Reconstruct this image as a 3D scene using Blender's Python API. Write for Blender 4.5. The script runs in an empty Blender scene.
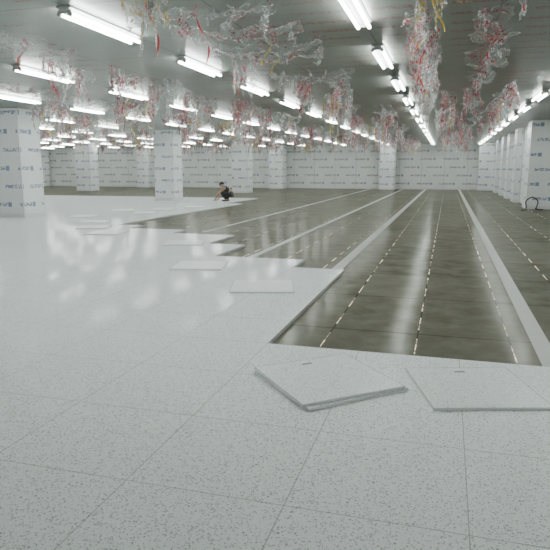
import bpy, bmesh, math, random
from mathutils import Vector, Matrix, noise
rnd = random.Random(7)
C = bpy.context.scene.collection
CH = 1.125; CEIL = 2.5; BACK = 35.2; LEFT = -30.0; RIGHT = 3.35; DROP = 0.03

# ------------------------------------------------------------------ nodes
class NT:
    def __init__(s, name):
        s.m = bpy.data.materials.new(name); s.m.use_nodes = True
        s.t = s.m.node_tree; s.t.nodes.clear()
        s.out = s.t.nodes.new('ShaderNodeOutputMaterial')
    def n(s, typ, **k):
        nd = s.t.nodes.new(typ)
        for a, b in k.items(): setattr(nd, a, b)
        return nd
    def l(s, a, b): s.t.links.new(a, b)
    def val(s, sock, v):
        if isinstance(v, bpy.types.NodeSocket): s.l(v, sock)
        else: sock.default_value = v
    def math(s, op, a, b=0.0, c=0.0):
        nd = s.n('ShaderNodeMath', operation=op)
        s.val(nd.inputs[0], a); s.val(nd.inputs[1], b); s.val(nd.inputs[2], c)
        return nd.outputs[0]
    def coords(s):
        tc = s.n('ShaderNodeTexCoord'); sp = s.n('ShaderNodeSeparateXYZ')
        s.l(tc.outputs['Object'], sp.inputs[0])
        return tc.outputs['Object'], sp.outputs[0], sp.outputs[1], sp.outputs[2]
    def noise(s, vec, scale, detail=2.0, rough=0.5):
        nd = s.n('ShaderNodeTexNoise'); s.l(vec, nd.inputs['Vector'])
        nd.inputs['Scale'].default_value = scale; nd.inputs['Detail'].default_value = detail
        nd.inputs['Roughness'].default_value = rough
        return nd.outputs['Fac']
    def band(s, x, period, offset, width):
        a = s.math('SUBTRACT', x, offset - period/2)
        a = s.math('FLOORED_MODULO', a, period)
        a = s.math('SUBTRACT', a, period/2)
        a = s.math('ABSOLUTE', a)
        return s.math('LESS_THAN', a, width)
    def mix(s, f, a, b):
        nd = s.n('ShaderNodeMix', data_type='RGBA')
        s.val(nd.inputs[0], f); s.val(nd.inputs[6], a); s.val(nd.inputs[7], b)
        return nd.outputs[2]
    def ramp(s, f, a, b, c0=0.0, c1=1.0):
        nd = s.n('ShaderNodeMapRange'); s.val(nd.inputs[0], f)
        nd.inputs[1].default_value = a; nd.inputs[2].default_value = b
        nd.inputs[3].default_value = c0; nd.inputs[4].default_value = c1
        return nd.outputs[0]
    def bsdf(s, col, rough=0.5, metal=0.0, spec=0.5, bump=None, bstr=0.3, bdist=0.01):
        b = s.n('ShaderNodeBsdfPrincipled')
        s.val(b.inputs['Base Color'], col); s.val(b.inputs['Roughness'], rough)
        s.val(b.inputs['Metallic'], metal); s.val(b.inputs['Specular IOR Level'], spec)
        if bump is not None:
            bp = s.n('ShaderNodeBump'); s.l(bump, bp.inputs['Height'])
            bp.inputs['Strength'].default_value = bstr; bp.inputs['Distance'].default_value = bdist
            s.l(bp.outputs[0], b.inputs['Normal'])
        s.l(b.outputs[0], s.out.inputs[0]); return b

def plain(name, col, rough=0.5, metal=0.0, var=0.06):
    t = NT(name); v, x, y, z = t.coords()
    f = t.noise(v, 9.0)
    d = tuple(c*(1-var*2) for c in col)
    t.bsdf(t.mix(f, (*d, 1), (*col, 1)), rough, metal)
    return t.m

def m_tile(name, grid=True):
    t = NT(name); v, x, y, z = t.coords()
    wp = t.n('ShaderNodeVectorMath', operation='ADD'); nz = t.n('ShaderNodeTexNoise'); t.l(v, nz.inputs['Vector'])
    nz.inputs['Scale'].default_value = 80.0; nz.inputs['Detail'].default_value = 1.0
    sc = t.n('ShaderNodeVectorMath', operation='SCALE'); t.l(nz.outputs['Color'], sc.inputs[0]); sc.inputs['Scale'].default_value = 0.018
    t.l(v, wp.inputs[0]); t.l(sc.outputs[0], wp.inputs[1])
    def chips(scale, dist, keep):
        vo = t.n('ShaderNodeTexVoronoi'); t.l(wp.outputs[0], vo.inputs['Vector']); vo.inputs['Scale'].default_value = scale
        c = t.math('LESS_THAN', vo.outputs['Distance'], dist)
        cs = t.n('ShaderNodeSeparateColor'); t.l(vo.outputs['Color'], cs.inputs[0])
        return t.math('MULTIPLY', c, t.math('GREATER_THAN', cs.outputs[0], keep)), cs.outputs[1]
    c1, r1 = chips(104.0, 0.37, 0.34); c2, r2 = chips(165.0, 0.34, 0.38)
    big = t.noise(v, 0.9, 3.0)
    base = t.mix(big, (0.915, 0.955, 0.955, 1), (0.965, 0.99, 0.99, 1))
    dk = t.mix(r1, (0.22, 0.245, 0.255, 1), (0.54, 0.57, 0.58, 1))
    col = t.mix(t.math('MULTIPLY', c2, 0.45), base, (0.40, 0.42, 0.43, 1))
    col = t.mix(t.math('MULTIPLY', c1, 0.78), col, dk)
    if grid:
        j = t.math('MAXIMUM', t.band(x, 0.6, -1.08, 0.0022), t.band(y, 0.6, 3.57, 0.0022))
        col = t.mix(t.math('MULTIPLY', j, 0.58), col, (0.25, 0.25, 0.25, 1))
        # each tile sits at a hair's difference in tilt -> broken reflections
        fx = t.math('FLOOR', t.math('DIVIDE', t.math('ADD', x, 1.08), 0.6)); fy = t.math('FLOOR', t.math('DIVIDE', t.math('SUBTRACT', y, 3.57), 0.6))
        cb = t.n('ShaderNodeCombineXYZ'); t.l(fx, cb.inputs[0]); t.l(fy, cb.inputs[1])
        wn = t.n('ShaderNodeTexWhiteNoise', noise_dimensions='2D'); t.l(cb.outputs[0], wn.inputs['Vector'])
        ce = t.n('ShaderNodeSeparateColor'); t.l(wn.outputs['Color'], ce.inputs[0])
        h = t.math('ADD', t.math('MULTIPLY', x, t.math('SUBTRACT', ce.outputs[0], 0.5)), t.math('MULTIPLY', y, t.math('SUBTRACT', ce.outputs[1], 0.5)))
        h = t.math('ADD', t.math('MULTIPLY', h, 1.3), t.math('MULTIPLY', t.noise(v, 4.0, 1.0), 0.15))
        bp = t.n('ShaderNodeBump'); t.l(h, bp.inputs['Height']); bp.inputs['Strength'].default_value = 1.0; bp.inputs['Distance'].default_value = 0.010
        df = t.n('ShaderNodeBsdfDiffuse'); t.l(col, df.inputs[0])
        gl = t.n('ShaderNodeBsdfGlossy'); gl.inputs['Roughness'].default_value = 0.08
        t.l(bp.outputs[0], gl.inputs['Normal'])
        lw = t.n('ShaderNodeLayerWeight'); lw.inputs[0].default_value = 0.5
        # polish is dulled by dust near the start of the laid area
        fac = t.math('MULTIPLY', t.math('POWER', lw.outputs['Facing'], 3.5), t.ramp(y, 3.4, 7.5, 0.03, 0.36))
        m1 = t.n('ShaderNodeMixShader'); t.l(fac, m1.inputs[0]); t.l(df.outputs[0], m1.inputs[1]); t.l(gl.outputs[0], m1.inputs[2])
        t.l(m1.outputs[0], t.out.inputs[0])
    else:
        ex = t.math('MAXIMUM', t.math('ABSOLUTE', x), t.math('ABSOLUTE', y))
        col = t.mix(0.10, col, (1, 1, 1, 1))
        col = t.mix(t.math('MULTIPLY', t.math('GREATER_THAN', ex, 0.2925), 0.7), col, (0.20, 0.21, 0.21, 1))
        t.bsdf(col, 0.28, 0, 0.2)
    return t.m

def m_dark():
    t = NT('bare_slab_panels'); v, x, y, z = t.coords()
    fx = t.math('FLOOR', t.math('DIVIDE', t.math('SUBTRACT', x, -0.755), 0.607))
    fy = t.math('FLOOR', t.math('DIVIDE', t.math('SUBTRACT', y, 0.57), 1.2))
    cb = t.n('ShaderNodeCombineXYZ'); t.l(fx, cb.inputs[0]); t.l(fy, cb.inputs[1])
    wn = t.n('ShaderNodeTexWhiteNoise', noise_dimensions='2D'); t.l(cb.outputs[0], wn.inputs['Vector'])
    base = t.mix(wn.outputs['Value'], (0.098, 0.096, 0.072, 1), (0.145, 0.142, 0.108, 1))
    st = t.noise(v, 3.5, 6.0, 0.72)
    base = t.mix(t.ramp(st, 0.38, 0.66, 0, 0.85), base, (0.190, 0.185, 0.148, 1))
    seam = t.math('MAXIMUM', t.band(x, 0.607, -0.755, 0.006), t.math('MULTIPLY', t.band(y, 1.2, 0.57, 0.010), 0.75))
    col = t.mix(t.math('MULTIPLY', seam, 0.75), base, (0.03, 0.03, 0.026, 1))
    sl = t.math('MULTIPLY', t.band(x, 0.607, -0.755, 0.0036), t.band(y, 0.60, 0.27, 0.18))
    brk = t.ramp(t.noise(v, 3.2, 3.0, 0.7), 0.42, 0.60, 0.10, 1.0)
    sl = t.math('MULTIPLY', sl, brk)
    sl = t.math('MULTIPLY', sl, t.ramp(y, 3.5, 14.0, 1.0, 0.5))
    ce = t.n('ShaderNodeSeparateColor'); t.l(wn.outputs['Color'], ce.inputs[0])
    h = t.math('ADD', t.math('MULTIPLY', x, t.math('SUBTRACT', ce.outputs[0], 0.5)), t.math('MULTIPLY', y, t.math('SUBTRACT', ce.outputs[1], 0.5)))
    bp = t.n('ShaderNodeBump'); t.l(h, bp.inputs['Height']); bp.inputs['Strength'].default_value = 1.0; bp.inputs['Distance'].default_value = 0.010
    df = t.n('ShaderNodeBsdfDiffuse'); t.l(col, df.inputs[0])
    gl = t.n('ShaderNodeBsdfGlossy'); gl.inputs['Roughness'].default_value = 0.16; gl.inputs[0].default_value = (0.95, 0.94, 0.90, 1)
    t.l(bp.outputs[0], gl.inputs['Normal'])
    lw = t.n('ShaderNodeLayerWeight'); lw.inputs[0].default_value = 0.5
    fac = t.math('MULTIPLY', t.math('POWER', lw.outputs['Facing'], 4.0), 0.21)
    fac = t.math('ADD', fac, 0.015)
    m1 = t.n('ShaderNodeMixShader'); t.l(fac, m1.inputs[0]); t.l(df.outputs[0], m1.inputs[1]); t.l(gl.outputs[0], m1.inputs[2])
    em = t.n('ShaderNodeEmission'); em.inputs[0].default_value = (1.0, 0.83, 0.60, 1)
    t.l(t.math('MULTIPLY', sl, 3.2), em.inputs[1])  # emission painted along the seams stands in for light coming up from below
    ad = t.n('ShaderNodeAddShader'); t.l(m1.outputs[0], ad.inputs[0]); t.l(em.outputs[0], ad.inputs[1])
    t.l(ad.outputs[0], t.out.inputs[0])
    return t.m

def m_wrap(name, base=(0.82, 0.85, 0.84), mark=(0.22, 0.14, 0.14), rowp=0.46, lenp=1.25, seamp=1.25, k=0.75, hh=0.048, gs=18.0, seamk=0.5):
    t = NT(name); v, x, y, z = t.coords()
    s = t.math('ADD', x, y)
    n = t.noise(v, 1.4, 4.0)
    col = t.mix(n, tuple(c*0.82 for c in base)+(1,), (*base, 1))
    row = t.band(z, rowp, 0.30, hh)
    rowi = t.math('FLOOR', t.math('DIVIDE', t.math('ADD', z, rowp/2-0.30), rowp))
    sh = t.math('MULTIPLY', rowi, 0.37)
    s2 = t.math('ADD', s, sh)
    word = t.band(s2, lenp, 0.1, lenp*0.27)
    cb = t.n('ShaderNodeCombineXYZ'); t.l(s, cb.inputs[0]); t.l(z, cb.inputs[1])
    gl = t.math('GREATER_THAN', t.noise(cb.outputs[0], gs, 1.0), 0.46)
    mk = t.math('MULTIPLY', t.math('MULTIPLY', row, word), gl)
    dot = t.math('MULTIPLY', t.band(z, rowp, 0.30, hh*1.3), t.band(s2, lenp, 0.1 + lenp*0.36, hh*1.2))
    col = t.mix(t.math('MULTIPLY', mk, k), col, (*mark, 1))
    col = t.mix(t.math('MULTIPLY', dot, k), col, (0.10, 0.16, 0.33, 1))
    seam = t.band(s, seamp, 0.0, 0.014)
    col = t.mix(t.math('MULTIPLY', seam, seamk), col, (0.3, 0.3, 0.3, 1))
    t.bsdf(col, 0.3, 0, 0.5, bump=t.noise(v, 6.0, 4.0), bstr=0.4, bdist=0.02)
    return t.m

def m_ceiling():
    t = NT('ceiling_panels'); v, x, y, z = t.coords()
    col = t.mix(t.noise(v, 0.7, 3.0), (0.185, 0.212, 0.192, 1), (0.27, 0.30, 0.275, 1))
    seam = t.math('MAXIMUM', t.band(x, 1.2, 0.37, 0.012), t.band(y, 2.33, 0.0, 0.012))
    col = t.mix(t.math('MULTIPLY', seam, 0.7), col, (0.06, 0.06, 0.06, 1))
    row = t.math('MULTIPLY', t.band(y, 0.36, 0.1, 0.050), t.band(x, 0.7, 0.2, 0.24))
    gl = t.math('GREATER_THAN', t.noise(v, 30.0, 0.0), 0.49)
    mk = t.math('MULTIPLY', row, gl)
    mk = t.math('MULTIPLY', mk, t.ramp(t.noise(v, 0.6, 2.0), 0.40, 0.52))
    col = t.mix(t.math('MULTIPLY', mk, 0.9), col, (0.22, 0.035, 0.03, 1))
    t.bsdf(col, 0.34, 0, 0.5, bump=t.noise(v, 3.0, 4.0), bstr=0.3, bdist=0.02)
    return t.m

def m_film(name, red=0.60, tint=(0.96, 0.98, 0.975), alpha=0.07, rc=(0.52, 0.04, 0.06)):
    t = NT(name); v, x, y, z = t.coords()
    tr = t.n('ShaderNodeBsdfTransparent'); tr.inputs[0].default_value = (0.985, 0.99, 0.99, 1)
    df = t.n('ShaderNodeBsdfPrincipled')
    rm = t.math('MULTIPLY', t.math('GREATER_THAN', t.noise(v, 3.5, 1.0), red),
                t.math('GREATER_THAN', t.noise(v, 42.0, 1.0), 0.575))
    col = t.mix(rm, (*tint, 1), (*rc, 1))
    t.l(col, df.inputs['Base Color']); df.inputs['Roughness'].default_value = 0.05
    df.inputs['Specular IOR Level'].default_value = 1.0
    crk = t.n('ShaderNodeBump'); t.l(t.noise(v, 14.0, 3.0, 0.6), crk.inputs['Height'])
    crk.inputs['Strength'].default_value = 0.9; crk.inputs['Distance'].default_value = 0.04
    t.l(crk.outputs[0], df.inputs['Normal'])
    tl = t.n('ShaderNodeBsdfTranslucent'); t.l(col, tl.inputs[0])
    m0 = t.n('ShaderNodeMixShader'); m0.inputs[0].default_value = 0.3
    t.l(df.outputs[0], m0.inputs[1]); t.l(tl.outputs[0], m0.inputs[2])
    n = t.noise(v, 7.0, 3.0, 0.6)
    rid = t.math('ABSOLUTE', t.math('SUBTRACT', n, 0.5))
    rid = t.ramp(rid, 0.0, 0.016, 0.6, 0.0)
    lw = t.n('ShaderNodeLayerWeight'); lw.inputs[0].default_value = 0.20
    a = t.math('ADD', alpha, rid)
    a = t.math('ADD', a, t.math('MULTIPLY', lw.outputs['Facing'], 0.35))
    a = t.math('MAXIMUM', a, t.math('MULTIPLY', rm, 0.8))
    mx = t.n('ShaderNodeMixShader'); t.l(a, mx.inputs[0])
    t.l(tr.outputs[0], mx.inputs[1]); t.l(m0.outputs[0], mx.inputs[2])
    t.l(mx.outputs[0], t.out.inputs[0]); return t.m

def m_emit(name, strength):
    t = NT(name); e = t.n('ShaderNodeEmission')
    e.inputs[0].default_value = (0.94, 1.0, 0.965, 1); e.inputs[1].default_value = strength
    t.l(e.outputs[0], t.out.inputs[0]); return t.m

M_FLOOR = m_tile('speckled_tile_floor'); M_PANEL = m_tile('speckled_tile', False)
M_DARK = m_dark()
M_WALL = m_wrap('film_wrapped_wall')
M_COL = m_wrap('film_wrapped_column', (0.84, 0.87, 0.87), (0.14, 0.18, 0.30), 0.42, 0.75, 50.0, 0.8, 0.042, 20.0)
M_CEIL = m_ceiling()
M_STRIP = plain('pale_strip', (0.52, 0.53, 0.50), 0.4); M_RIM = plain('tile_edge', (0.88, 0.90, 0.90), 0.45)
M_FILM = m_film('clear_film', 0.60); M_FILMR = m_film('printed_film', 0.50, alpha=0.09)
M_FILMY = m_film('yellowish_film', 0.54, (0.95, 0.94, 0.86), 0.09, (0.75, 0.50, 0.06))
M_TUBE = m_emit('lit_tube', 45.0)
M_HOUS = plain('lamp_housing_white', (0.50, 0.52, 0.51), 0.4)
M_CAP = plain('lamp_holder_white', (0.45, 0.46, 0.45), 0.5)
M_STEEL = plain('panel_steel', (0.70, 0.71, 0.71), 0.5, 0.0)
M_NOTCH = plain('notch_dark', (0.22, 0.23, 0.23), 0.5, 0.0)
M_TRIM = plain('aluminium_trim', (0.74, 0.75, 0.76), 0.35, 0.1)
M_BLACK = plain('black_rubber', (0.02, 0.02, 0.022), 0.5)
M_RED = plain('red_ribbon', (0.60, 0.03, 0.04), 0.4); M_YEL = plain('yellow_ribbon', (0.85, 0.58, 0.04), 0.4)
M_SKIN = plain('skin', (0.45, 0.27, 0.19), 0.5); M_HAIR = plain('black_hair', (0.012, 0.011, 0.012), 0.5)
M_SHIRT = plain('dark_shirt', (0.02, 0.022, 0.028), 0.8); M_PANTS = plain('dark_trousers', (0.018, 0.018, 0.022), 0.8)
M_SHOE = plain('shoe', (0.05, 0.04, 0.04), 0.6); M_LIP = plain('lips', (0.36, 0.13, 0.11), 0.5)
M_EYE = plain('eye', (0.03, 0.02, 0.02), 0.2)

# ------------------------------------------------------------------ helpers
def obj(name, me, mat=None, loc=(0, 0, 0), rot=(0, 0, 0), parent=None, **props):
    o = bpy.data.objects.new(name, me); C.objects.link(o)
    o.location = loc; o.rotation_euler = rot
    if parent: o.parent = parent
    if mat and me is not None and not me.materials: me.materials.append(mat)
    for k, v in props.items(): o[k] = v
    return o
def box_me(name, x0, x1, y0, y1, z0, z1, bev=0.0):
    bm = bmesh.new(); bmesh.ops.create_cube(bm, size=1)
    for v in bm.verts:
        v.co = Vector((x0+(v.co.x+.5)*(x1-x0), y0+(v.co.y+.5)*(y1-y0), z0+(v.co.z+.5)*(z1-z0)))
    if bev: bmesh.ops.bevel(bm, geom=bm.edges[:], offset=bev, segments=2, affect='EDGES', profile=0.5)
    me = bpy.data.meshes.new(name); bm.to_mesh(me); bm.free(); return me
def cyl_bm(bm, p0, p1, r0, r1=None, seg=12):
    r1 = r0 if r1 is None else r1
    p0 = Vector(p0); p1 = Vector(p1); d = p1-p0
    q = d.to_track_quat('Z', 'Y').to_matrix().to_4x4()
    bmesh.ops.create_cone(bm, cap_ends=True, segments=seg, radius1=r0, radius2=r1, depth=d.length,
                          matrix=Matrix.Translation((p0+p1)/2) @ q)
def smooth(me):
    for p in me.polygons: p.use_smooth = True
def copy_tree(root, kids, loc, rotz=0.0, scale=None):
    r = root.copy(); C.objects.link(r); r.location = loc
    r.rotation_euler = (root.rotation_euler[0], root.rotation_euler[1], rotz)
    if scale: r.scale = scale
    for k in kids:
        c = k.copy(); C.objects.link(c); c.parent = r
    return r
PS = math.radians(16.1); TH = math.radians(10.19); F = 590.0
def project(X, Y, Z):
    hd = -X*math.sin(PS)+Y*math.cos(PS); rt = X*math.cos(PS)+Y*math.sin(PS); up = Z-CH
    dep = hd*math.cos(TH)-up*math.sin(TH); u2 = hd*math.sin(TH)+up*math.cos(TH)
    if dep < 0.1: return None
    return 275+F*rt/dep, 275-F*u2/dep, dep

# ------------------------------------------------------------------ floor
def is_dark(x, y):
    if y < 3.57: return False
    if y > 22.2: return True
    if y > 18.8: return x > -7.2
    steps = [(6.4, -1.08), (7.1, -1.9), (8.5, -2.6), (9.3, -3.6), (10.0, -4.8), (10.6, -6.0), (18.8, -6.7)]
    for yy, xx in steps:
        if y < yy: return x > xx
    return True
bm = bmesh.new(); g = 0.6; cache = {}
def V(x, y, z):
    k = (round(x, 3), round(y, 3), z)
    if k not in cache: cache[k] = bm.verts.new((x, y, z))
    return cache[k]
i0 = -48; i1 = 8; j0 = -10; j1 = 32
def cell(i, j):
    return (i0 <= i < i1 and j0 <= j < j1) and not is_dark(-1.08+(i+.5)*g, 3.57+(j+.5)*g)
xr = lambda i: min(-1.08+i*g, RIGHT)
for i in range(i0, i1):
    for j in range(j0, j1):
        if not cell(i, j): continue
        a, b, c, d = xr(i), xr(i+1), 3.57+j*g, 3.57+(j+1)*g
        if b-a < 0.01: continue
        bm.faces.new([V(a, c, 0), V(b, c, 0), V(b, d, 0), V(a, d, 0)])
        for (ni, nj, p, q) in ((i-1, j, (a, d), (a, c)), (i+1, j, (b, c), (b, d)), (i, j-1, (a, c), (b, c)), (i, j+1, (b, d), (a, d))):
            if not cell(ni, nj):
                bm.faces.new([V(p[0], p[1], -DROP), V(q[0], q[1], -DROP), V(q[0], q[1], 0), V(p[0], p[1], 0)])
me = bpy.data.meshes.new('floor'); bm.to_mesh(me); bm.free()
obj('floor', me, M_FLOOR, kind='structure', label='white speckled glossy raised floor tiles', category='floor')
me = box_me('floor_slab', LEFT, RIGHT, -2.4, BACK, -DROP-0.1, -DROP)
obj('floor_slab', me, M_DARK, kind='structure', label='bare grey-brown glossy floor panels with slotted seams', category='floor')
for n, (xc, w, y0, y1) in enumerate([(0.655, 0.115, 3.58, BACK-.05), (-1.19, 0.12, 6.5, BACK-.05), (-2.45, 0.09, 7.2, BACK-.05),
                                     (-4.3, 0.09, 10.1, BACK-.05)]):
    me = box_me('trim', xc-w/2, xc+w/2, y0, y1, -DROP, -DROP+0.004)
    obj('trim_%d' % (n+1), me, M_STRIP, kind='structure', label='pale strip laid on the bare floor', category='floor strip')

# ------------------------------------------------------------------ shell
def wall(name, a): return obj(name, box_me(name, *a), M_WALL, kind='structure', label='wall of panels under printed protective film', category='wall')
wall('wall_back', (LEFT-.1, RIGHT+.1, BACK, BACK+.1, -DROP-.1, CEIL))
wall('wall_left', (LEFT-.1, LEFT, -2.4, BACK, -DROP-.1, CEIL))
wall('wall_right', (RIGHT, RIGHT+.1, -2.4, 19.75, -DROP-.1, CEIL))
wall('wall_right_far', (2.46, 2.56, 19.75, BACK, -DROP-.1, CEIL))
obj('ceiling', box_me('ceiling', LEFT-.1, RIGHT+.1, -2.4, BACK+.1, CEIL, CEIL+.1), M_CEIL, kind='structure', label='grey panel ceiling under printed film', category='ceiling')
obj('baseboard_back', box_me('bb', LEFT, 2.45, BACK-.02, BACK, -DROP, 0.07, .004), M_TRIM, kind='structure')
obj('baseboard_right', box_me('bb', RIGHT-.02, RIGHT, -2.4, 19.7, -DROP, 0.07, .004), M_TRIM, kind='structure')

# ------------------------------------------------------------------ columns
COLS = []
def column(xc, yf, w=.75, d=.75, zb=0.0, label='square column wrapped in printed protective film'):
    COLS.append((xc, yf+d/2))
    e = obj('column', None, loc=(xc, yf+d/2, zb), label=label, category='column', group='columns of the hall')
    h = CEIL-zb
    obj('shaft', box_me('shaft', -w/2, w/2, -d/2, d/2, 0, h, 0.012), M_COL, parent=e)
    for sx in (-1, 1):
        for sy in (-1, 1):
            me = box_me('corner', sx*(w/2-.008)-.014, sx*(w/2-.008)+.014, sy*(d/2-.008)-.014, sy*(d/2-.008)+.014, 0.09, h-.02, 0.006)
            obj('corner_trim', me, M_TRIM, parent=e)
    obj('skirting', box_me('skirting', -w/2-.006, w/2+.006, -d/2-.006, d/2+.006, 0, 0.09, 0.003), M_TRIM, parent=e)
    return e
for yf in (11.7, 19.7): column(-9.87, yf)
for (xc, yf, w) in [(-9.8, 27.7, .8), (-9.8, 34.2, .85), (-18.6, 27.7, .85), (-18.6, 34.2, .85), (-26.5, 34.2, .85), (-3.3, 34.2, .85), (2.0, 34.2, .85)]:
    column(xc, yf, w, .8, -DROP)
column(2.75, 18.7, 1.0, 1.0, -DROP, 'square column wrapped in printed film beside the side wall')
for yf in (22.3, 25.0, 27.7, 31.0): column(2.345, yf, .20, 1.0, -DROP, 'shallow pilaster wrapped in printed film against the side wall')
def near_col(x, y, r): return any(abs(x-a) < r and abs(y-b) < r+.2 for a, b in COLS)

# ------------------------------------------------------------------ lights
def tube_me():
    bm = bmesh.new(); cyl_bm(bm, (0, -.6, 0), (0, .6, 0), .015, seg=10)
    me = bpy.data.meshes.new('tube'); bm.to_mesh(me); bm.free(); smooth(me); return me
def holder_me():
    bm = bmesh.new()
    for x in (-.052, .052):
        cyl_bm(bm, (x, -.012, 0), (x, .012, 0), .019, seg=10)
    bmesh.ops.create_cube(bm, size=1, matrix=Matrix.Translation((0, 0, .018)) @ Matrix.Diagonal((.12, .02, .028, 1)))
    me = bpy.data.meshes.new('lamp_holder'); bm.to_mesh(me); bm.free(); return me
def housing_me():
    bm = bmesh.new()
    prof = [(-.07, .06), (-.07, .050), (-.026, .028), (.026, .028), (.07, .050), (.07, .06)]
    a = [bm.verts.new((x, -.63, z)) for x, z in prof]; b = [bm.verts.new((x, .63, z)) for x, z in prof]
    n = len(prof)
    for i in range(n): bm.faces.new([a[i], a[(i+1) % n], b[(i+1) % n], b[i]])
    bm.faces.new(a[::-1]); bm.faces.new(b)
    bmesh.ops.recalc_face_normals(bm, faces=bm.faces)
    me = bpy.data.meshes.new('housing'); bm.to_mesh(me); bm.free(); return me
TM, HM, OM = tube_me(), holder_me(), housing_me()
for m, k in ((TM, M_TUBE), (HM, M_CAP), (OM, M_HOUS)): m.materials.append(k)
LIGHTS = []
first = None; lz = CEIL-.06
for i in range(14):
    X = 1.58-2.41*i
    if X < LEFT+.5: break
    for j in range(-1, 13):
        Y = 5.3+2.34*j
        if Y > BACK-.8: continue
        p = project(X, Y, lz)
        if j >= 0 and (p is None or p[0] < -160 or p[0] > 720): continue
        if j < 0 and (X < -6): continue
        if any(abs(X-a) < .75 and abs(Y-b) < 1.1 for a, b in COLS): continue
        if first is None:
            first = obj('fluorescent_light', None, loc=(X, Y, lz), label='white twin-tube fluorescent batten light fixed to the ceiling', category='ceiling light', group='ceiling batten lights')
            kids = [obj('housing', OM, parent=first), obj('tube', TM, loc=(-.052, 0, 0), parent=first), obj('tube', TM, loc=(.052, 0, 0), parent=first),
                    obj('lamp_holder', HM, loc=(0, -.61, 0), parent=first), obj('lamp_holder', HM, loc=(0, .61, 0), parent=first)]
        else: copy_tree(first, kids, (X, Y, lz))
        LIGHTS.append((X, Y))

# ------------------------------------------------------------------ hanging film
def sheet_into(bm, r, x0, y0, w, L, seed, dirx=0.0, diry=0.0, nz=18, nx=9):
    """one loose sheet of film hanging from the ceiling in soft folds, torn lower edge"""
    ph = r.uniform(0, 6); tw = r.uniform(-1.2, 1.2); vs = []; off = Vector((seed*3.7, seed*1.9, seed))
    fr = r.uniform(7, 13)
    for j in range(nz+1):
        t = j/nz; a = ph+tw*t; row = []
        sway = noise.noise_vector(Vector((t*1.6, seed, 0))+off)*.12*min(1, t*3)
        for i in range(nx+1):
            s = i/nx-.5
            rag = .75+.5*noise.noise(Vector((s*4+seed, seed*.7, 0)))+.2*noise.noise(Vector((s*15+seed, 3, 0)))
            c = Vector((x0+dirx*t, y0+diry*t, -t*L*rag))+sway
            fold = .16*w*math.sin(s*fr+ph+t*3)*(.4+t)
            ww = w*(1-.30*t)
            d = Vector((math.cos(a)*s*ww-math.sin(a)*fold, math.sin(a)*s*ww+math.cos(a)*fold, 0))
            nv = noise.noise_vector(Vector((s*3+seed, t*5, 3)))*.05*min(1, t*4)+noise.noise_vector(Vector((s*9+seed, t*14, 9)))*.016
            p = c+d+nv; p.z = min(p.z, 0)
            row.append(bm.verts.new(p))
        vs.append(row)
    for j in range(nz):
        for i in range(nx): bm.faces.new([vs[j][i], vs[j][i+1], vs[j+1][i+1], vs[j+1][i]])
def hang_me(seed, w, L):
    bm = bmesh.new(); r = random.Random(seed)
    n = 2+seed % 3
    for k in range(n):
        x0 = (k/(n-1)-.5)*w*.9+r.uniform(-.03, .03); y0 = r.uniform(-.07, .07)
        l = L*r.choice([.35, .5, .7, .9]); sheet_into(bm, r, x0, y0, r.uniform(.12, .28), l, seed*7+k, r.uniform(-.08, .08), r.uniform(-.06, .06))
    for k in range(4):
        sheet_into(bm, r, r.uniform(-.6, .6)*w, r.uniform(-.06, .06), r.uniform(.02, .06), L*r.uniform(.5, 1.2), seed*11+k, r.uniform(-.12, .12), 0, 16, 3)
    me = bpy.data.meshes.new('film'); bm.to_mesh(me); bm.free(); smooth(me); return me
def swag_me(seed, span, w, sag):
    nx, ny = 44, 12; bm = bmesh.new(); vs = []
    off = Vector((seed*2.1, seed*.7, 1)); r = random.Random(seed+50)
    for i in range(nx+1):
        s = i/nx; row = []
        for j in range(ny+1):
            t = j/ny-.5
            n1 = noise.noise(Vector((s*3, 0, seed*1.3)))
            wave = abs(math.sin(s*math.pi*2.0+seed))
            edge = .5+.5*math.cos(t*math.pi)
            z = -sag*(4*s*(1-s))*(.45+.55*wave)*(.35+.65*edge) - .03*abs(math.sin(s*21+t*6+seed))
            nv = noise.noise_vector(Vector((s*5, t*3, 0))+off)*.08+noise.noise_vector(Vector((s*16, t*6, 0))+off)*.028
            row.append(bm.verts.new(((s-.5)*span+nv.x, t*w*(1+.5*n1)+nv.y, min(0, z+nv.z*.9))))
        vs.append(row)
    for i in range(nx):
        for j in range(ny):
            if noise.noise(Vector((i*.10, j*.25, seed*5.1))) > .42: continue
            bm.faces.new([vs[i][j], vs[i][j+1], vs[i+1][j+1], vs[i+1][j]])
    bmesh.ops.delete(bm, geom=[v for v in bm.verts if not v.link_faces], context='VERTS')
    for k in range(5):
        sheet_into(bm, r, (k/4-.5)*span*.85+r.uniform(-.1, .1), r.uniform(-.08, .08), r.uniform(.05, .18), r.uniform(.15, .38), seed*9+k, r.uniform(-.08, .08), 0, 14, 6)
    me = bpy.data.meshes.new('film_swag'); bm.to_mesh(me); bm.free(); smooth(me); return me
hang = []
for k in range(14):
    m = hang_me(k+1, .32+.05*(k % 4), .44+.08*((k*2) % 5)); m.materials.append([M_FILM, M_FILMR, M_FILM, M_FILMR, M_FILMY][k % 5]); hang.append(m)
swag = []
for k in range(7):
    m = swag_me(k+1, 1.5+.15*(k % 3), .44+.07*(k % 3), .12+.04*(k % 3)); m.materials.append([M_FILM, M_FILMR, M_FILM][k % 3]); swag.append(m)
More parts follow.
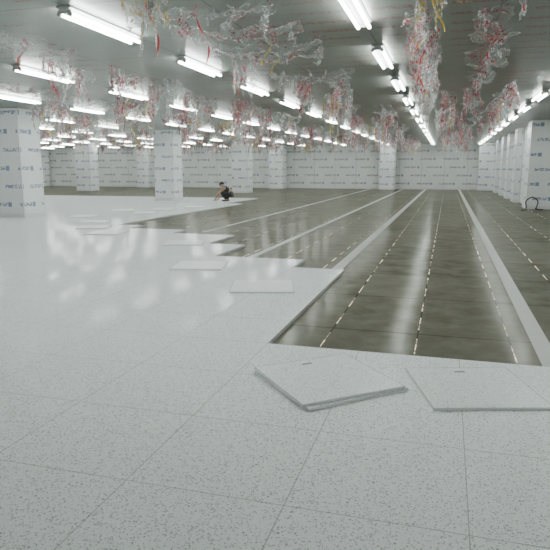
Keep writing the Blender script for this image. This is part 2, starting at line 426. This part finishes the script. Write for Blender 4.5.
def ribbon_me(seed, L, mat):
    bm = bmesh.new(); prev = None
    for i in range(25):
        t = i/24; a = t*7+seed
        c = Vector((.07*math.sin(t*5+seed), .05*math.cos(t*6+seed), -t*L)); d = Vector((math.cos(a), math.sin(a), 0))*.010
        cur = (bm.verts.new(c-d), bm.verts.new(c+d))
        if prev: bm.faces.new([prev[0], prev[1], cur[1], cur[0]])
        prev = cur
    me = bpy.data.meshes.new('ribbon'); bm.to_mesh(me); bm.free(); me.materials.append(mat); return me
ribs = [(ribbon_me(s, .34+.07*s, M_RED if s % 3 else M_YEL), 'red ribbon' if s % 3 else 'yellow ribbon') for s in range(5)]
LBL = {M_FILM: 'crumpled clear plastic film hanging from the ceiling', M_FILMR: 'crumpled clear film with red print hanging from the ceiling',
       M_FILMY: 'crumpled yellowish film hanging from the ceiling'}
NF = 0; PUT = []; BB = []
def put_film(me, X, Y, rz, s=1.0, rib=False, sz=None):
    global NF
    if Y > 19.2 and X > 1.95: return None
    # true footprint of this mesh at this place; reject if it would touch a lamp, a column or another film
    c, sn = math.cos(rz), math.sin(rz)
    xs = [X+(v.co.x*c-v.co.y*sn)*s for v in me.vertices]; ys = [Y+(v.co.x*sn+v.co.y*c)*s for v in me.vertices]
    b = (min(xs), max(xs), min(ys), max(ys)); m = .07
    for lx, ly in LIGHTS:
        if b[0] < lx+.10 and b[1] > lx-.10 and b[2] < ly+.65 and b[3] > ly-.65: return None
    for cx, cy in COLS:
        if b[0] < cx+.55 and b[1] > cx-.55 and b[2] < cy+.55 and b[3] > cy-.55: return None
    for q in BB:
        if b[0]+m < q[1] and b[1]-m > q[0] and b[2]+m < q[3] and b[3]-m > q[2]: return None
    BB.append(b)
    o = obj('plastic_film', me, loc=(X, Y, CEIL), rot=(0, 0, rz), label=LBL[me.materials[0]], category='plastic film', group='protective film peeled from the ceiling')
    o.scale = (s, s, sz or s); NF += 1
    if rib:
        rm, rl = rnd.choice(ribs)
        obj('ribbon', rm, parent=o, loc=(rnd.uniform(-.05, .05), 0, 0), label=rl)
    return o
def try_film(me, X, Y, rz, s=1.0, rib=False, sz=None):
    for d in (0, .1, -.1, .2, -.2, .32, -.32):
        for e in (0, .12, -.12, .25, -.25):
            if put_film(me, X+d, Y+e, rz, s, rib, sz): return
for (X, Y, k, rz, s, rb) in [(-.30, 6.45, 1, 1.4, .95, True), (-.30, 7.0, 2, 1.4, .95, True), (-.30, 7.7, 6, 1.5, 1.0, False), (-.30, 8.6, 8, 1.4, 1.0, True),
                       (-.30, 5.7, 0, 1.5, .95, True), (-5.0, 7.6, 0, .3, 1.0, False), (-4.7, 8.3, 6, 1.3, 1.0, True), (-4.6, 9.1, 5, 1.5, 1.0, False), (-4.4, 9.9, 12, 1.5, 1.0, False),
                       (-2.7, 7.8, 5, 1.4, .8, True), (.9, 10.6, 3, 1.5, 1.0, False), (.9, 12.1, 0, 1.5, 1.1, True), (2.2, 13.0, 6, 1.5, 1.1, True), (.9, 13.6, 7, 1.4, 1.0, False),
                       (-.1, 4.7, 4, .5, .6, True), (2.25, 11.4, 5, 1.5, 1.0, False), (2.4, 10.4, 2, 1.5, 1.0, False), (2.5, 14.3, 10, 1.5, 1.1, False), (.3, 11.3, 11, 1.4, .9, False),
                       (-4.9, 6.8, 13, 1.5, .8, True), (-4.4, 7.5, 8, 1.5, .8, False), (-2.3, 9.7, 1, 1.4, .9, True), (-1.9, 10.5, 6, 1.4, .9, False), (-2.3, 4.4, 9, .4, .7, True)]:
    try_film(hang[k], X, Y, rz, s, rb, s*1.2)
for (X, Y, k, rz, s) in [(-2.1, 5.0, 0, .2, .8), (-2.05, 5.75, 1, .1, .75), (-2.0, 6.45, 2, .1, .75), (-2.05, 7.1, 4, .1, .7), (-2.0, 8.5, 5, .1, .75), (-2.0, 9.1, 3, .1, .7), (-4.4, 5.6, 2, 1.5, .8),
                         (-4.3, 6.1, 3, 1.5, .7), (.35, 6.3, 4, 1.5, .8), (.4, 8.0, 1, 1.5, .8), (.4, 9.6, 0, 1.5, .8), (-6.9, 8.6, 1, 1.5, .8), (.5, 4.9, 2, 1.5, .6),
                         (-4.5, 10.8, 6, 1.5, .8), (-6.9, 10.6, 2, 1.5, .9), (.4, 12.8, 5, 1.5, .7)]:
    try_film(swag[k], X, Y, rz, s, k % 2 == 0)
for i in range(12):
    for j in range(70):
        X = .37-2.41*i+rnd.uniform(-.6, .6); Y = 8.5+.38*j+rnd.uniform(-.3, .3)
        if Y > BACK-1.2 or X < LEFT+1: continue
        p = project(X, Y, 2.3)
        if p is None or not (-20 < p[0] < 570): continue
        if i > 5 and rnd.random() < .35: continue
        if NF > 294: break
        if rnd.random() < .66: put_film(rnd.choice(hang), X, Y, rnd.uniform(0, 3.1), rnd.uniform(.8, 1.1), rnd.random() < .35, rnd.uniform(.75, 1.35))
        else: put_film(rnd.choice(swag), X, Y, rnd.uniform(1.4, 1.75), rnd.uniform(.7, .95), rnd.random() < .3)

# ------------------------------------------------------------------ loose floor panels
TT = .014
top_me = box_me('tile_top', -.298, .298, -.298, .298, .007, TT, .0010)
top_me.materials.append(M_PANEL); top_me.materials.append(M_RIM)
for p in top_me.polygons:
    if abs(p.normal.z) < .5: p.material_index = 1
rim_me = box_me('tile_rim', -.299, .299, -.299, .299, .003, .0072, .001)
bmp = bmesh.new()
a = [bmp.verts.new((x*.297, y*.297, .0032)) for x, y in ((-1, -1), (1, -1), (1, 1), (-1, 1))]
b = [bmp.verts.new((x*.294, y*.294, 0)) for x, y in ((-1, -1), (1, -1), (1, 1), (-1, 1))]
for i in range(4): bmp.faces.new([b[i], b[(i+1) % 4], a[(i+1) % 4], a[i]])
bmp.faces.new(b[::-1]); bmp.faces.new(a)
pan_me = bpy.data.meshes.new('steel_pan'); bmp.to_mesh(pan_me); bmp.free()
grip_me = box_me('lifting_notch', -.03, .03, .215, .232, TT, TT+.0012, .0004)
for m, k in ((rim_me, M_RIM), (pan_me, M_STEEL), (grip_me, M_NOTCH)): m.materials.append(k)
def panel(x, y, z, rz, rx=0, ry=0, label='loose white speckled raised-floor tile lying on the floor', notch=False, s=1.0):
    e = obj('loose_tile', None, loc=(x, y, z), rot=(rx, ry, rz), label=label, category='tile', group='loose floor tiles')
    e.scale = (s, s, 1)
    obj('tile_top', top_me, parent=e); obj('tile_rim', rim_me, parent=e); obj('steel_pan', pan_me, parent=e)
    if notch: obj('lifting_notch', grip_me, parent=e)
    return e
R = math.radians
panel(-.560, 2.975, .0, R(43), label='loose speckled floor tile under another tile', s=1.0)
panel(-.575, 2.985, TT+.0004, R(40.5), 0, 0, 'loose speckled floor tile stacked askew on another', notch=True, s=1.0)
panel(.180, 3.09, .0, R(17), label='loose white speckled floor tile beside the bare opening', notch=True, s=.97)
for x, y, r in [(-1.67, 5.35, 16), (-2.75, 6.35, 12), (-3.85, 8.3, 18), (-5.8, 9.25, 10), (-7.3, 11.15, 20), (-7.5, 13.8, 14), (-7.3, 16.5, 25), (-7.6, 15.1, 8), (-8.1, 17.6, 15),
                (-6.6, 10.1, 22), (-8.4, 12.4, 6), (-8.6, 14.6, 30), (-8.2, 21.2, 12), (-9.4, 18.8, 20)]:
    panel(x, y, 0, R(r))

# ------------------------------------------------------------------ hose by the column
bm = bmesh.new(); pts = [(.34, .05, .02), (.22, .02, .02)]
for i in range(26):
    t = i/25; a = R(-60)+t*R(255)
    pts.append((.17*math.cos(a)*(1+.15*math.sin(a*3)), .05*math.sin(a*2)+.02*t, .20+.17*math.sin(a)))
pts += [(-.19, -.08, .08), (-.24, -.14, .02), (-.38, -.2, .018)]
rings = []
for i, p in enumerate(pts):
    p = Vector(p); d = (Vector(pts[min(i+1, len(pts)-1)])-Vector(pts[max(i-1, 0)])).normalized()
    u = d.cross(Vector((0, 1, .01))).normalized(); w2 = d.cross(u)
    rings.append([bm.verts.new(p+(u*math.cos(k*math.pi/4)+w2*math.sin(k*math.pi/4))*.017) for k in range(8)])
for r0, r1 in zip(rings, rings[1:]):
    for k in range(8): bm.faces.new([r0[k], r0[(k+1) % 8], r1[(k+1) % 8], r1[k]])
bm.faces.new(rings[0][::-1]); bm.faces.new(rings[-1])
me = bpy.data.meshes.new('hose'); bm.to_mesh(me); bm.free(); smooth(me)
obj('hose', me, M_BLACK, loc=(2.33, 18.15, -DROP), rot=(0, 0, .3), label='black coiled hose standing on the floor by a column', category='hose')

# ------------------------------------------------------------------ person (squatting, working on the floor)
per = obj('person', None, loc=(-7.42, 19.75, 0), rot=(0, 0, R(5)), label='worker squatting in dark shirt and trousers, reaching down to the floor', category='person')
P = {}; pts = []; rad = []; edges = []
def add(nm, co, r, par=None):
    P[nm] = len(pts); pts.append(co); rad.append(r)
    if par: edges.append((P[par], P[nm]))
add('pelvis', (.16, 0, .27), .12)
add('waist', (.09, 0, .38), .115, 'pelvis'); add('chest', (-.06, 0, .49), .13, 'waist'); add('neckb', (-.17, 0, .565), .068, 'chest')
add('neck', (-.215, 0, .59), .050, 'neckb'); add('head', (-.265, 0, .635), .078, 'neck'); add('crown', (-.295, 0, .70), .07, 'head')
for s, t in ((-1, 'a'), (1, 'b')):
    add('hip'+t, (.13, s*.10, .25), .09, 'pelvis'); add('knee'+t, (-.25, s*.20, .38), .062, 'hip'+t)
    add('calf'+t, (-.14, s*.18, .23), .058, 'knee'+t)
    add('ankle'+t, (-.03, s*.16, .075), .038, 'calf'+t); add('toe'+t, (-.19, s*.18, .035), .032, 'ankle'+t)
    add('sh'+t, (-.12, s*.18, .53), .057, 'chest')
    ex, hx = (-.33, -.50) if s < 0 else (-.34, -.46)
    add('elb'+t, (ex, s*.26, .33 if s < 0 else .35), .040, 'sh'+t); add('wr'+t, (hx, s*.15, .10), .027, 'elb'+t)
    add('palm'+t, (hx-.05, s*.14, .055), .026, 'wr'+t)
    for f in range(4):
        dy = (f-1.5)*.021; L = (.05, .06, .056, .042)[f]
        add('f%d%s' % (f, t), (hx-.085, s*.14+dy, .035), .0085, 'palm'+t)
        add('g%d%s' % (f, t), (hx-.085-L*.6, s*.14+dy*1.15, .024), .008, 'f%d%s' % (f, t))
        add('h%d%s' % (f, t), (hx-.085-L, s*.14+dy*1.2, .010), .007, 'g%d%s' % (f, t))
    add('th'+t, (hx-.05, s*.14-s*.04, .035), .010, 'palm'+t); add('ti'+t, (hx-.08, s*.14-s*.055, .015), .008, 'th'+t)
def make_skin(name, names, grow, mat, lab=None):
    idx = [P[n] for n in names]; mp = {o: i for i, o in enumerate(idx)}
    pp = [pts[i] for i in idx]; ee = [(mp[a], mp[b]) for a, b in edges if a in mp and b in mp]
    rr = [rad[i]+grow for i in idx]
    me = bpy.data.meshes.new(name); me.from_pydata(pp, ee, [])
    o = obj(name, me, mat, parent=per)
    if lab: o['label'] = lab
    mod = o.modifiers.new('skin', 'SKIN'); mod.use_smooth_shade = True
    if not me.skin_vertices:
        bmx = bmesh.new(); bmx.from_mesh(me); bmx.verts.layers.skin.verify(); bmx.to_mesh(me); bmx.free()
    for i, r in enumerate(rr):
        sv = me.skin_vertices[0].data[i]; sv.radius = (r, r); sv.use_root = (i == 0)
    s = o.modifiers.new('sub', 'SUBSURF'); s.levels = 2; s.render_levels = 2
    return o
make_skin('body', list(P.keys()), 0, M_SKIN)
make_skin('shirt', ['waist', 'chest', 'neckb', 'sha', 'shb'], .016, M_SHIRT, lab='dark short-sleeved shirt')
make_skin('trousers', ['pelvis', 'waist', 'hipa', 'kneea', 'calfa', 'anklea', 'hipb', 'kneeb', 'calfb', 'ankleb'], .013, M_PANTS, lab='dark trousers')
def ball(name, co, sc, mat, rot=(0, 0, 0)):
    bm = bmesh.new(); bmesh.ops.create_uvsphere(bm, u_segments=16, v_segments=12, radius=1)
    for v in bm.verts: v.co = Vector((v.co.x*sc[0], v.co.y*sc[1], v.co.z*sc[2]))
    me = bpy.data.meshes.new(name); bm.to_mesh(me); bm.free(); smooth(me)
    return obj(name, me, mat, loc=co, rot=rot, parent=per)
bm = bmesh.new(); bmesh.ops.create_uvsphere(bm, u_segments=24, v_segments=16, radius=1)
bmesh.ops.delete(bm, geom=[v for v in bm.verts if v.co.z < -.15 and v.co.x < .25 or v.co.z < -.7], context='VERTS')
for v in bm.verts: v.co = Vector((v.co.x*.110, v.co.y*.094, v.co.z*.105))*(1+.06*noise.noise(v.co*6))
me = bpy.data.meshes.new('hair'); bm.to_mesh(me); bm.free(); smooth(me)
obj('hair', me, M_HAIR, loc=(-.27, 0, .69), rot=(0, R(-35), 0), parent=per, label='short black hair')
for s in (-1, 1):
    ball('eye', (-.348, s*.028, .640), (.010, .012, .010), M_EYE)
    ball('ear', (-.262, s*.083, .645), (.018, .010, .028), M_SKIN)
    ball('shoe', (-.115, s*.172, .036), (.125, .045, .036), M_SHOE, (0, 0, s*R(-8)))
ball('nose', (-.350, 0, .615), (.016, .011, .018), M_SKIN)
ball('mouth', (-.335, 0, .588), (.008, .022, .006), M_LIP)
per.scale = (.86, .86, .86)

# ------------------------------------------------------------------ world + camera
w = bpy.data.worlds.new('world'); bpy.context.scene.world = w; w.use_nodes = True
bg = w.node_tree.nodes['Background']; bg.inputs[0].default_value = (0.75, 0.82, 0.80, 1); bg.inputs[1].default_value = 0.35
cam = bpy.data.cameras.new('camera'); co = bpy.data.objects.new('camera', cam); C.objects.link(co)
cam.sensor_width = 36; cam.lens = 36*F/550; cam.clip_end = 200
co.location = (0, 0, CH); co.rotation_euler = (math.pi/2-TH, 0, PS)
bpy.context.scene.camera = co
print('films', NF, 'lights', len(LIGHTS))
